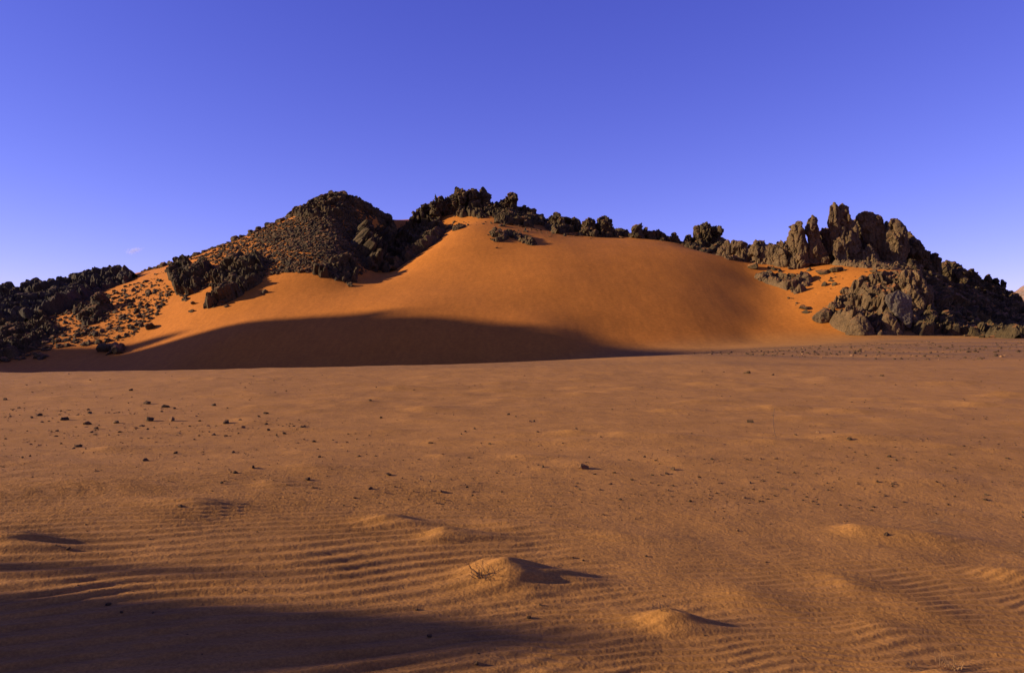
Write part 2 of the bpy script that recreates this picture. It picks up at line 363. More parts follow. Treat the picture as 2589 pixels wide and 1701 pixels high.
# ------------------------------------------------------------------ rocks
def ico(sub):
    bm = bmesh.new(); bmesh.ops.create_icosphere(bm, subdivisions=sub, radius=1)
    v = np.array([p.co[:] for p in bm.verts]); f = np.array([[q.index for q in p.verts] for p in bm.faces]); bm.free(); return v, f
ICO = {k: ico(k) for k in (1, 2, 3, 4)}
def variant(seed, sub, cuts=12, rough=.12):
    r = np.random.default_rng(seed); v, f = ICO[sub]; v = v.copy()
    for _ in range(cuts):
        n = r.normal(size=3); n /= np.linalg.norm(n); d = r.uniform(.45, .85)
        e = v@n-d; v -= np.where(e > 0, e, 0)[:, None]*n
    v *= 1+rough*fbm3(v*1.7+seed*3.3, 3)[:, None]
    return v, f
VAR = {s: [variant(100*s+k, s) for k in range(14)] for s in (1, 2, 3)}
def rotm(rx, ry, rz):
    cx_, sx = math.cos(rx), math.sin(rx); cy, sy = math.cos(ry), math.sin(ry); cz, sz = math.cos(rz), math.sin(rz)
    return np.array([[cz, -sz, 0], [sz, cz, 0], [0, 0, 1]])@np.array([[cy, 0, sy], [0, 1, 0], [-sy, 0, cy]])@np.array([[1, 0, 0], [0, cx_, -sx], [0, sx, cx_]])
def in_poly(poly, n, r):
    poly = np.array(poly, float); lo, hi = poly.min(0), poly.max(0); out = []
    while len(out) < n:
        p = r.uniform(lo, hi); a = poly; b = np.roll(poly, -1, 0)
        c = ((a[:, 1] > p[1]) != (b[:, 1] > p[1])) & (p[0] < (b[:, 0]-a[:, 0])*(p[1]-a[:, 1])/(b[:, 1]-a[:, 1]+1e-9)+a[:, 0])
        if c.sum() % 2: out.append(p)
    return np.array(out)
class Soup:
    def __init__(s): s.v, s.f, s.n = [], [], 0
    def add(s, v, f): s.v.append(v); s.f.append(f+s.n); s.n += len(v)
    def chunk(s, c, size, r, sub=2, tall=1.4, lean=.25):
        v, f = VAR[sub][r.integers(14)]
        sc_ = size*np.array([r.uniform(.75, 1.25), r.uniform(.75, 1.25), r.uniform(.75, 1.1)*tall])
        s.add((v*sc_)@rotm(r.normal()*lean, r.normal()*lean-.12, r.uniform(0, 6.28)).T+c, f)
    def column(s, prof, D, thick=.8, nu=30, nv=44, rough=.10, seed=0, cap=True):
        """loft through (py, px_left, px_right) rows standing at distance D"""
        p = np.array(prof, float); yy = np.linspace(p[0, 0], p[-1, 0], nv)
        L = np.interp(yy, p[:, 0], p[:, 1]); R = np.interp(yy, p[:, 0], p[:, 2])
        wl = world(L, yy, D); wr = world(R, yy, D); c = (wl+wr)/2; hw = (wr-wl)[:, 0]/2*1.09
        u = np.linspace(0, 2*np.pi, nu, endpoint=False)
        wm = hw.max(); dep = np.maximum(hw*.6+wm*.35, .1)*thick*np.minimum(1, .45+np.arange(nv)/nv*3)
        x = c[:, None, 0]+hw[:, None]*np.cos(u)[None]; y = c[:, None, 1]+dep[:, None]*np.sin(u)[None]; z = c[:, None, 2]+0*x
        V = np.stack([x, y, z], -1).reshape(-1, 3)
        rad_ = np.stack([np.cos(u)[None]+0*x, np.sin(u)[None]+0*x, 0*x], -1).reshape(-1, 3)
        q = V*np.array([1, 1, .55])
        d = fbm3(q*1.1/wm**.5+seed*5.1, 5, .6)+.8*(np.abs(noise3(q*np.array([1, 1, .5])*1.6+seed))-.3)
        V = V+rad_*(d*rough*wm**.8*2.0)[:, None]; V[:, 2] += noise3(q*1.9+seed*2.2)*rough*.8
        top = np.array([[*c[0]]])+[0, 0, hw[0]*.5]
        V = np.concatenate([V, top, np.array([[*c[-1]]])]); i = np.arange(nv*nu).reshape(nv, nu); j = np.roll(i, -1, 1)
        t1 = np.stack([i[:-1], j[:-1], j[1:]], -1).reshape(-1, 3); t2 = np.stack([i[:-1], j[1:], i[1:]], -1).reshape(-1, 3)
        t3 = np.stack([j[0], i[0], np.full(nu, nv*nu)], -1)
        t4 = np.stack([i[-1], j[-1], np.full(nu, nv*nu+1)], -1)
        s.add(V, np.concatenate([t1, t2, t3, t4])[:, ::-1])
    def rough(s, amp, scale):
        v = np.concatenate(s.v)
        d = np.stack([fbm3(v*scale+k*31.7, 3, .6) for k in range(3)], 1)
        s.v = [v+amp*d]; s.f = [np.concatenate(s.f)]
    def make(s, name, mat, label, cat='rock', group=None, kind=None, sm=False):
        V = np.concatenate(s.v); Fc = np.concatenate(s.f); b = np.array([*V.mean(0)[:2], V[:, 2].min()])
        me = mesh_np(name, V-b, Fc, mat, sm)
        return link(name, me, label, cat, group, kind, loc=tuple(b))
def cells(p, seed, tilt):
    """cracked blocks: a random offset and a tilted flat face per cell, and the distance to the crack"""
    i = np.floor(p).astype(np.int64); n = len(p); d1 = np.full(n, 9.); d2 = np.full(n, 9.); hh = np.zeros(n, np.int64); rel = np.zeros((n, 3))
    for dx in (-1, 0, 1):
        for dy in (-1, 0, 1):
            for dz in (-1, 0, 1):
                c = i+[dx, dy, dz]; h = _perm[_perm[_perm[(c[:, 0]+seed) & 255]+(c[:, 1] & 255)]+(c[:, 2] & 255)]
                q = p-(c+.5+.55*_g3[h]); d = np.linalg.norm(q, axis=1); m = d < d1
                d2 = np.where(m, d1, np.minimum(d2, d)); d1 = np.where(m, d, d1); hh = np.where(m, h, hh); rel = np.where(m[:, None], q, rel)
    return _perm[hh+7]/255.-.5+tilt*(rel*_g3[_perm[hh+31]]).sum(1), d2-d1
def relax(v, f, n):
    a = f.ravel(); b = np.roll(f, -1, 1).ravel(); deg = np.bincount(a, minlength=len(v))+np.bincount(b, minlength=len(v))
    for _ in range(n):
        w_ = np.stack([np.bincount(a, v[b, k], len(v))+np.bincount(b, v[a, k], len(v)) for k in range(3)], 1)/np.maximum(deg, 1)[:, None]
        v = v+.6*(w_-v)
    return v
def fuse(V, Fc, voxel, amp, seed, zs=.5, cell=.62, soft=5):
    me = mesh_np('tmp', V, Fc, M_ROCK); o = bpy.data.objects.new('tmp', me); C.objects.link(o)
    m = o.modifiers.new('r', 'REMESH'); m.mode = 'VOXEL'; m.voxel_size = voxel
    e = o.evaluated_get(bpy.context.evaluated_depsgraph_get()); k = e.to_mesh()
    n = len(k.vertices); v = np.empty(n*3, np.float32); k.vertices.foreach_get('co', v); v = v.reshape(-1, 3).astype(float)
    f = np.empty(len(k.loops), np.int32); k.loops.foreach_get('vertex_index', f); f = f.reshape(-1, 4)
    e.to_mesh_clear(); bpy.data.objects.remove(o); bpy.data.meshes.remove(me)
    v = relax(v, f, soft)
    fn = np.cross(v[f[:, 2]]-v[f[:, 0]], v[f[:, 3]]-v[f[:, 1]]); nn_ = np.stack([np.bincount(f.ravel(), np.repeat(fn[:, k_], 4), n) for k_ in range(3)], 1)
    nn_ /= np.maximum(np.linalg.norm(nn_, axis=1), 1e-9)[:, None]
    q = v*np.array([1, 1, zs])+seed*3.7; wq = q+.25*np.stack([noise3(q*.8+k_*17) for k_ in range(3)], 1)
    c1, e1 = cells(wq*cell, seed, 1.5); c2, e2 = cells(wq*cell*2.3+5, seed+3, 1.3); c3, e3 = cells(wq*cell*5+9, seed+5, 1.0)
    d = 1.9*c1-1.0*np.clip(1-e1/.14, 0, 1)+.8*c2-.5*np.clip(1-e2/.16, 0, 1)+.5*c3-.25*np.clip(1-e3/.2, 0, 1)+.3*fbm3(v*2.8+seed, 2, .6)
    return v+nn_*(amp*d)[:, None], f
def inside(poly, px, py):
    poly = np.array(poly, float); b = np.roll(poly, -1, 0); c = np.zeros(px.shape, int)
    for (x0, y0), (x1, y1) in zip(poly, b):
        if y0 == y1: continue
        c += ((y0 > py) != (y1 > py)) & (px < (x1-x0)*(py-y0)/(y1-y0)+x0)
    return c % 2 == 1
def bedrock(poly, thick, cell, seed, g=.2):
    """a continuous fractured rock surface growing out of the slope inside an outline"""
    r = np.random.default_rng(seed); h = hit(*in_poly(poly, 300, r).T); h = h[~np.isnan(h[:, 0])]
    lo, hi = h.min(0)-1.2, h.max(0)+1.2
    X, Y = np.meshgrid(np.arange(lo[0], hi[0], g), np.arange(lo[1], hi[1], g)); Z = hz(X, Y)
    px = CX+X/Y*F_PX; py = HY-(Z-CAM_H)/Y*F_PX
    wob = 7*noise2(X, Y, .5, seed); M = inside(poly, px+wob, py+wob*.6).astype(float)
    for _ in range(9):
        for ax in (0, 1): M = (np.roll(M, 1, ax)+M+np.roll(M, -1, ax))/3
    q = np.stack([X, Y, Z*.4], -1).reshape(-1, 3); q = q+.3*np.stack([noise3(q*.7+k*9.1) for k in range(3)], 1)
    c1, e1 = cells(q*cell, seed, .9); c2, e2 = cells(q*cell*2.6+3, seed+1, 1.1); c3, e3 = cells(q*cell*6+8, seed+2, 1.0)
    d = .5+.85*c1-.35*np.clip(1-e1/.12, 0, 1)+.38*c2-.2*np.clip(1-e2/.15, 0, 1)+.17*c3+.5*noise2(X, Y, .13, seed+2).ravel()
    d = np.clip(d, 0, 2.); d = np.where(d > .9, .9+.45*(d-.9), d).reshape(X.shape)
    m = smooth(.08, .85, M); t = m*thick*d-.45*(1-m)-.05
    gx = np.gradient(Z, g, axis=1); gy = np.gradient(Z, g, axis=0); nv = np.stack([-gx, -gy-.25, np.ones_like(gx)], -1); nv /= np.linalg.norm(nv, axis=-1)[..., None]
    V = (np.stack([X, Y, Z], -1)+nv*t[..., None]).reshape(-1, 3)      # grows straight out of the slope
    i = np.arange(X.size).reshape(X.shape); f = np.stack([i[:-1, :-1], i[:-1, 1:], i[1:, 1:], i[1:, :-1]], -1).reshape(-1, 4)
    f = f[(m.ravel()[f] > .02).any(1)]; u, inv = np.unique(f, return_inverse=True)
    return V[u], inv.reshape(f.shape)
def crag(name, label, poly, n, smin, smax, seed, D=None, jit=2.5, mat=None, sub=2, tall=1.5, lean=.25, amp=.22, cat='rock outcrop', bury=.25, power=1.6, voxel=.155, cell=.5, soft=8, skin=0, bcell=.38):
    """a craggy outcrop: blocks filling an outline, standing on the slope or at distance D"""
    r = np.random.default_rng(seed); pts = in_poly(poly, int(n*1.35), r); s = Soup()
    h = hit(pts[:, 0], pts[:, 1])
    for p, q in zip(pts, h):
        size = smin+(smax-smin)*r.uniform()**power
        if D is not None: d = (D(p[0]) if callable(D) else D)+r.uniform(-jit, jit); q = world(p[0], p[1], d) if (np.isnan(q[0]) or q[1] > d) else q
        elif np.isnan(q[0]): continue
        q = q-np.array([0, -bury*size, bury*size*.5]); sb = sub if size > .9 else min(sub, 2)
        s.chunk(q, size, r, sb, tall, lean); gz = hz(q[:1], q[1:2])[0]
        for st in range(1, 5):                       # rest it on the slope
            zq = q[2]-st*size*tall*.9
            if D is None or zq < gz-size: break
            s.chunk(np.array([q[0], q[1], zq]), size*1.15, r, sb, tall, lean)
    s.rough(amp*.6, .9)
    V, Fq = fuse(s.v[0], s.f[0], voxel, amp*1.35, seed, .5, cell, soft)
    if skin:
        Vb, Fb = bedrock(poly, skin, bcell, seed); Fq = np.concatenate([Fq, Fb+len(V)]); V = np.concatenate([V, Vb])
    b = np.array([*V.mean(0)[:2], V[:, 2].min()])
    return link(name, mesh_np(name, V-b, Fq, mat or M_ROCK), label, cat, loc=tuple(b))

# --- the four-fingered spires on the right ridge (profile rows measured inside the window 1980,500)
def zc(rows): return [(500+y*.15345, 1980+a*.15345, 1980+b*.15345) for y, a, b in rows]
SPIRES = [
 ('rock_spire', 'tallest rock spire with a split double head on right ridge', 146, [
   ([(92,790,835),(115,757,880),(150,752,885),(200,765,890),(300,742,905),(430,742,930),(520,782,960),(620,812,1000),(750,822,1000),(900,825,1000)], 0, 'left_head'),
   ([(122,935,1000),(150,912,1045),(200,920,1058),(300,925,1105),(400,930,1145),(470,915,1175),(600,870,1200),(780,840,1250),(900,835,1290),(1000,850,1340),(1130,900,1400)], .5, 'body'),
   ([(655,905,940),(700,845,1000),(780,830,1040),(850,825,1045),(960,820,1045),(1080,860,1070)], -1.9, 'buttress')]),
 ('rock_spire', 'leaning blunt rock spire with small side horn, right of the tallest one', 147, [
   ([(228,1355,1420),(258,1290,1490),(300,1270,1565),(350,1258,1602),(400,1285,1625),(500,1320,1670),(600,1350,1690),(700,1380,1682),(800,1430,1675),(900,1500,1660),(1000,1580,1655),(1110,1590,1680)], 0, 'body'),
   ([(390,1694,1712),(440,1662,1722),(520,1640,1712),(620,1610,1700),(720,1600,1690)], .6, 'horn')]),
 ('rock_spire', 'shadowed back spire in the gap beside the tallest spire', 150.5, [([(365,1140,1275),(500,1150,1350),(700,1240,1435),(900,1290,1520),(1080,1360,1600)], 0)]),
 ('rock_spire', 'dark back rock between the pointed spire and the tallest one', 149.5, [([(560,560,860),(650,540,900),(800,540,1000),(1000,560,1100)], 0)]),
 ('rock_spire', 'dark back rock between the leaning spire and the round-headed one', 150, [([(560,1620,1720),(700,1600,1740),(900,1560,1760),(1080,1540,1800)], 0)]),
 ('rock_spire', 'round-headed thick rock spire, last of the tall ones on the right', 146, [
   ([(356,1775,1850),(388,1735,1890),(440,1724,1910),(480,1732,1908),(520,1708,1990),(600,1688,2032),(700,1672,2058),(800,1678,2078),(900,1688,2055),(1000,1700,2025),(1130,1740,2010)], 0)]),
 ('rock_spire', 'short stump of rock wedged between the leaning spires', 144.5, [([(788,1382,1420),(850,1365,1475),(950,1362,1560),(1050,1375,1620),(1150,1390,1600)], 0)]),
 ('rock_spire', 'slender pointed rock spire left of the tallest one', 146, [
   ([(296,440,478),(330,420,497),(380,395,522),(450,375,560),(520,368,590),(600,385,600),(700,400,612),(800,415,642),(900,425,692),(1040,440,722)], 0, 'body'),
   ([(420,520,560),(500,510,598),(650,500,625),(800,500,660),(1000,500,700)], 1.4, 'shoulder')]),
 ('rock_spire', 'low dark rock spire in the notch beside the tallest spire', 147.5, [([(486,655,690),(508,622,768),(560,612,790),(650,640,815),(750,640,830),(850,655,832),(950,690,832),(1040,720,825)], 0)]),
 ('rock_spire', 'horned jagged rock block at left end of the spires', 146, [
   ([(447,90,108),(480,95,150),(560,100,225),(620,90,232),(700,92,242),(800,140,262),(900,200,300)], .5, 'horn'),
   ([(412,222,238),(440,208,290),(480,168,342),(550,150,372),(650,200,402),(740,205,412),(850,228,432),(950,245,452),(1050,265,505)], 0, 'body')]),
]
for k, (nm, lab, D, cols) in enumerate(SPIRES):
    base = world(1980+.15345*np.mean(cols[0][0][-1][1:]), 672, D-20); root = None
    if len(cols) > 1:
        root = link(nm, None, lab, 'rock spire', 'spires on the right ridge', loc=tuple(base))
    for j, (rows, dd, *pn) in enumerate(cols):
        s = Soup(); rows = zc(rows); rows.append((rows[-1][0]+9, rows[-1][1], rows[-1][2]))
        s.column(rows, D-20+dd, .85, 60, 90, .12, seed=k*7+j); s.rough(.10, 1.7)
        V, Fq = fuse(s.v[0], s.f[0], .14, .17, k*3+j, .35, .42, 1)
        if root: link(pn[0], mesh_np(pn[0], V-base, Fq, M_SPIRE), parent=root)
        else: link(nm, mesh_np(nm, V-base, Fq, M_SPIRE), lab, 'rock spire', 'spires on the right ridge', loc=tuple(base))

# --- outcrops
crag('rock_outcrop', 'rubbly dark rock footing at base of tall spires', [(2065,652),(2100,656),(2180,662),(2260,668),(2330,672),(2335,690),(2240,684),(2130,672),(2060,666)], 60, .4, .9, 1, mat=M_SPIRE, tall=1.0, skin=.8, bcell=.7)
crag('rock_outcrop', 'low lumpy dark rock wall left of the spires, above smooth dune', [(1822,650),(1834,632),(1850,622),(1900,630),(1925,622),(1945,632),(1975,634),(2000,638),(2012,650),(2050,668),(1985,664),(1900,655),(1850,660)], 110, .6, 1.5, 2, D=lambda px: 137-.05*(px-1820), jit=1.2, mat=M_SPIRE, sub=2, tall=1.5, amp=.17)
crag('rock_outcrop', 'tall narrow knuckle of rock joining low wall to horned block', [(1968,632),(1985,620),(2000,612),(2010,625),(2040,655),(2040,668),(1975,665)], 45, .6, 1.2, 3, D=129, jit=1.2, mat=M_SPIRE, amp=.17)
crag('rock_outcrop', 'dark jagged shoulder right of the last tall spire', [(2300,600),(2318,622),(2335,622),(2345,640),(2365,650),(2380,690),(2345,720),(2310,690),(2290,660)], 70, .6, 1.6, 4, D=131, jit=2, mat=M_ROCK)
crag('rock_outcrop', 'big craggy sandy-brown outcrop at the dune corner below the spires', [(2075,785),(2098,768),(2130,748),(2185,728),(2240,718),(2275,706),(2314,700),(2332,715),(2338,760),(2326,790),(2300,830),(2270,846),(2200,846),(2140,840),(2108,825)], 30, .7, 1.7, 5, D=None, mat=M_CRAG, sub=3, tall=1.3, lean=.3, amp=.22, cell=.42, skin=2.6, bcell=.3)
crag('rock_buttress', 'tall dark buttress at right end of craggy outcrop, edge of black shadow', [(2292,706),(2315,692),(2332,704),(2340,760),(2334,800),(2316,838),(2298,840),(2302,800),(2294,745)], 55, .8, 1.6, 33, D=106, jit=1.5, mat=M_SPIRE, tall=1.6, amp=.2, cell=.45, cat='rock buttress')
s = Soup(); s.column([(741,2256,2288),(746,2244,2297),(760,2241,2301),(778,2247,2302),(795,2262,2303),(812,2280,2304),(829,2297,2303)], 100, .22, 60, 60, .05, 41); s.rough(.08, 1.0)
s.make('rock_slab', M_SLAB, 'pale grey-brown pointed rock slab on right face of craggy outcrop', 'rock slab')
s = Soup(); s.column([(795,2165,2182),(812,2152,2192),(832,2148,2205),(848,2146,2212)], 98.5, .8, 36, 40, .1, 43); s.rough(.1, 1.4)
s.make('rock_slab', M_SPIRE, 'grey tilted rock slab at foot of the craggy outcrop', 'rock slab')
s = Soup(); s.column([(790,2235,2250),(812,2232,2266),(832,2240,2276),(850,2246,2284)], 98.5, .7, 36, 40, .1, 44); s.rough(.1, 1.4)
s.make('rock_slab', M_SPIRE, 'narrow upright rock rib between two dark shadows at craggy outcrop foot', 'rock slab')
s = Soup(); s.column([(782,2075,2095),(790,2065,2103),(803,2058,2104),(815,2062,2100),(822,2070,2096)], 105, .9, 36, 40, .09, 45); s.rough(.1, 1.4)
s.make('boulder', M_SPIRE, 'rounded brown boulder at left edge of the craggy outcrop', 'boulder')
crag('rock_outcrop', 'low broken rock band in orange sand pocket below the spires', [(1905,700),(1950,692),(1990,700),(2035,705),(2040,735),(2010,745),(1985,730),(1940,718)], 22, 0.4, 1, 6, mat=M_SPIRE, tall=1, skin=1.1, bcell=.5)
crag('rocky_ridge', 'dark serrated rock ridge stepping down at right edge of view', [(2345,665),(2372,680),(2388,664),(2402,668),(2430,678),(2450,688),(2480,706),(2495,716),(2508,708),(2533,711),(2548,738),(2575,755),(2600,775),(2640,790),(2640,830),(2560,800),(2500,790),(2440,760),(2400,740),(2360,720)], 170, 0.7, 1.8, 7, D=lambda px: 140, jit=3, sub=2, tall=1.2, cat='rock ridge')
crag('rocky_slope', 'shadowed dark rock slope right of the craggy outcrop', [(2335,690),(2400,735),(2500,790),(2600,820),(2640,850),(2589,858),(2480,850),(2400,845),(2320,848),(2305,835),(2330,800)], 50, 0.5, 1.3, 8, tall=1, skin=1.7, bcell=.42, cat='rock slope')
crag('rock_outcrop', 'balanced mushroom-shaped rock knob on the dune skyline', [(1762,585),(1775,572),(1790,569),(1812,572),(1824,586),(1822,600),(1800,604),(1775,596)], 46, 0.4, 1, 9, D=145.5, jit=1, tall=0.9, amp=.3, soft=4)
crag('rock_outcrop', 'dark rock heap carrying the mushroom-shaped knob', [(1728,612),(1745,598),(1770,597),(1810,600),(1830,608),(1835,640),(1790,640),(1740,628)], 85, 0.4, 1.1, 10, D=146, jit=1, tall=1, amp=.3, soft=4)
crag('rock_outcrop', 'low rounded dark rock hump midway along the dune skyline', [(1590,598),(1605,585),(1630,577),(1650,581),(1668,588),(1664,596),(1630,600)], 45, 0.4, 0.8, 11, D=146, jit=1, tall=0.7, amp=.3, soft=4)
crag('rock_outcrop', 'thin line of small rocks right of the rounded skyline hump', [(1666,594),(1690,600),(1705,594),(1720,604),(1735,608),(1720,612),(1690,610)], 34, 0.3, 0.7, 12, D=145.5, jit=.8, tall=0.6)
crag('rock_outcrop', 'jagged rock comb on sandy knob left of the skyline hump', [(1476,560),(1482,546),(1495,552),(1520,554),(1540,556),(1560,580),(1590,590),(1588,598),(1550,588),(1510,570),(1485,572)], 55, 0.3, 0.65, 13, D=147, jit=1, tall=0.9, skin=1.1, bcell=.6, amp=.3, soft=4)
crag('rock_outcrop', 'small cluster of rocks below the jagged skyline comb', [(1450,595),(1470,580),(1500,582),(1540,590),(1542,597),(1500,597)], 40, 0.25, 0.6, 14, D=145, jit=.8, tall=0.7)
crag('rock_outcrop', 'dark stepped rocks on skyline right of the gully outcrop', [(1372,570),(1395,555),(1405,545),(1420,552),(1460,562),(1470,572),(1450,588),(1400,590)], 50, 0.35, 0.8, 15, D=150, jit=1.2, tall=1, skin=1.3, bcell=.55, amp=.3, soft=4)
crag('rock_outcrop', 'dark knobbly skyline outcrop with blocky twin tops', [(1240,535),(1258,520),(1262,508),(1290,503),(1300,515),(1320,516),(1332,530),(1345,540),(1362,545),(1372,560),(1370,568),(1300,570),(1250,562)], 80, 0.6, 1.4, 16, D=156, jit=2, tall=1.2, skin=1.6, bcell=.45, amp=.34, soft=5)
crag('rock_outcrop', 'highest knobbly outcrop crowning skyline right of the gully', [(1055,545),(1070,522),(1085,518),(1100,514),(1122,512),(1128,502),(1145,503),(1150,488),(1170,483),(1195,487),(1205,498),(1225,505),(1240,525),(1250,545),(1210,552),(1160,540),(1120,548),(1090,560)], 120, 0.6, 1.7, 17, D=158, jit=2.5, tall=1.3, skin=2.0, bcell=.45, amp=.34, soft=5)
crag('rock_outcrop', 'shadowed rock wall in the gully right of the peak', [(1000,590),(1040,560),(1060,545),(1110,560),(1130,580),(1110,610),(1060,640),(1000,680),(960,690),(950,640),(975,600)], 30, 0.6, 1.4, 18, tall=1.1, skin=2.1)
crag('rock_outcrop', 'small rock cluster on sandy apron under the crowning outcrop', [(1140,575),(1160,568),(1180,570),(1172,580),(1145,582)], 24, .3, .6, 19, tall=.9, skin=.7, bcell=.7)
crag('rock_outcrop', 'dark rocks breaking through the dune just below its crest', [(1240,585),(1262,588),(1290,584),(1310,592),(1340,600),(1360,615),(1340,622),(1320,612),(1290,600),(1265,612),(1242,612)], 70, .3, .85, 20, tall=1.1, skin=.9, bcell=.6)
crag('rocky_peak', 'dark bouldery summit of the left rock hill', [(725,545),(760,522),(800,498),(825,489),(850,484),(880,488),(905,500),(930,520),(955,530),(990,552),(1000,575),(980,600),(940,570),(900,545),(850,545),(790,550)], 110, 0.35, 0.8, 21, D=lambda px: 150, jit=2, tall=0.9, skin=1.4, bcell=.45, cat='rock peak')
crag('rock_outcrop', 'dark right flank crag of the left rock hill above the gully', [(900,560),(950,575),(990,590),(990,640),(960,680),(930,690),(915,660),(890,620)], 22, 0.6, 1.5, 22, tall=1.3, skin=3.4)
crag('rock_outcrop', 'pointed tongue of dark rock reaching down onto the dune', [(790,690),(830,670),(880,650),(900,680),(900,715),(882,728),(868,715),(840,705),(800,700)], 16, 0.5, 1.2, 23, tall=1.3, skin=1.8)
crag('rock_outcrop', 'left of twin dark crags on lower left hillside', [(428,702),(442,684),(482,674),(530,670),(552,692),(530,720),(480,755),(462,762),(445,735)], 16, 0.5, 1.2, 24, tall=1.2, skin=2.3)
crag('rock_outcrop', 'right of twin dark crags on lower left hillside, with long shadow', [(520,770),(540,720),(580,680),(630,660),(665,650),(668,700),(640,730),(600,755),(560,775),(530,782)], 16, 0.5, 1.2, 25, tall=1.2, skin=2.2)
crag('rock_outcrop', 'small rock knob poking above the left hill skyline', [(722,545),(728,537),(740,538),(746,545),(735,552)], 14, .35, .7, 26, D=148, jit=.6, tall=.9)
s = Soup(); s.column([(737,250,258),(745,245,262),(760,236,270),(775,226,284),(790,212,294),(808,200,300)], 127, .9, 40, 44, .1, 51); s.rough(.14, 1.2)
s.make('rock_pinnacle', M_ROCK, 'dark cone-shaped pinnacle on left slope throwing a shadow on sand', 'rock pinnacle')
crag('rock_outcrop', 'dark crumbling rocks below the cone-shaped pinnacle', [(185,770),(210,760),(240,790),(270,800),(240,820),(215,825),(190,800)], 16, 0.35, 0.8, 27, tall=1.1, skin=1.3, bcell=.5)
crag('rock_cliff', 'distant dark flat-topped cliff at left edge of skyline', [(-60,755),(0,742),(65,740),(88,724),(108,726),(132,742),(160,724),(182,704),(200,699),(260,699),(330,700),(380,700),(370,700),(290,725),(230,750),(190,780),(120,800),(60,820),(-60,830)], 60, 1.2, 2.2, 28, D=lambda px: 172, jit=4, mat=M_FAR, tall=1, skin=2.8, bcell=.22, soft=14, cell=.3, cat='cliff')
crag('rock_outcrop', 'dark rubble crag at lower left edge under the distant cliff', [(-60,810),(60,810),(120,800),(150,840),(90,880),(40,905),(-60,920)], 26, 0.5, 1.1, 29, tall=0.9, skin=1.5)
s = Soup(); rr = np.random.default_rng(52)
for k in range(7): s.chunk(hit(292+rr.uniform(-18, 18), 885+rr.uniform(-8, 8))[0], rr.uniform(.8, 1.5), rr, 3, 1.0)
s.rough(.15, .8); s.make('boulder', M_ROCK, 'big dark rounded boulder at the shaded dune foot on the left', 'boulder')
s = Soup()
for k in range(6): s.chunk(hit(118+rr.uniform(-22, 18), 908+rr.uniform(-6, 6))[0], rr.uniform(.5, .9), rr, 3, .9)
s.rough(.12, .9); s.make('boulder', M_ROCK, 'low dark elongated boulder in shade near the left edge', 'boulder')
# pale far dome at the right edge
s = Soup(); s.column([(708,2640,2690),(720,2605,2730),(740,2582,2760),(770,2566,2790),(800,2560,2800),(850,2556,2800)], 330, .9, 44, 44, .08, 61); s.rough(.5, .25)
s.make('rock_dome', M_PALE, 'pale distant rock dome cut by the right edge', 'rock dome')

# --- loose rocks: the largest are things, the rubble between them is one mass
def scatter(poly, n, smin, smax, seed, power=3.0):
    r = np.random.default_rng(seed); pts = in_poly(poly, n, r); h = hit(pts[:, 0], pts[:, 1])
    ok = ~np.isnan(h[:, 0]); h = h[ok]
    return h, smin+(smax-smin)*r.uniform(size=len(h))**power
ROCK_ME = []
for k in range(12):
    v, f = variant(900+k, 2, 11, .16); ROCK_ME.append(mesh_np('loose_rock', v, f, M_ROCK))
LAND = [(850,500,'the bouldery summit'),(740,545,'the skyline knob'),(480,700,'the left twin crag'),(600,710,'the right twin crag'),(860,700,'the pointed rock tongue'),(940,620,'the right flank crag'),(250,770,'the cone-shaped pinnacle'),(292,885,'the big rounded boulder'),
 (118,908,'the low elongated boulder'),(60,850,'the lower left rubble crag'),(150,720,'the distant cliff'),(2083,692,'the tilted boulder'),(1980,715,'the low rock band'),(2180,770,'the craggy outcrop'),(2430,700,'the serrated ridge'),(2320,760,'the tall dark buttress'),
 (1160,520,'the crowning outcrop'),(1300,600,'the crest rocks'),(1500,570,'the skyline comb'),(700,650,'the middle of the hillside'),(400,740,'the sand gap by the twin crags'),
 (1478,1184,'the largest tan stone'),(1960,1070,'the thin dry stalk'),(777,1214,'the triangular stone'),(368,1165,'the squarish black stone'),(199,1130,'the dark far-left lump'),(372,1022,'the stone band top'),(571,1070,'the stone band right end'),(98,1051,'the stone band left end'),
 (1089,1121,'the small central stone'),(983,1202,'the paired central stones'),(1888,945,'the left bank-foot stone'),(2229,951,'the right bank-foot stone'),(2147,1112,'the dark reddish stone'),(2249,1156,'the bare right plain stone'),(2547,1160,'the right edge stone'),(1346,1066,'the touching pair'),(2500,905,'the bank end at right edge'),(2050,905,'the middle of the bank'),(700,960,'the left plain edge'),(1300,960,'the central plain edge')]
ORD = ['nearest']+[w+' nearest' for w in 'second third fourth fifth sixth seventh eighth ninth tenth eleventh twelfth thirteenth fourteenth fifteenth sixteenth seventeenth eighteenth nineteenth twentieth twenty-first twenty-second twenty-third twenty-fourth twenty-fifth twenty-sixth twenty-seventh twenty-eighth twenty-ninth thirtieth'.split()]
SEEN = {}
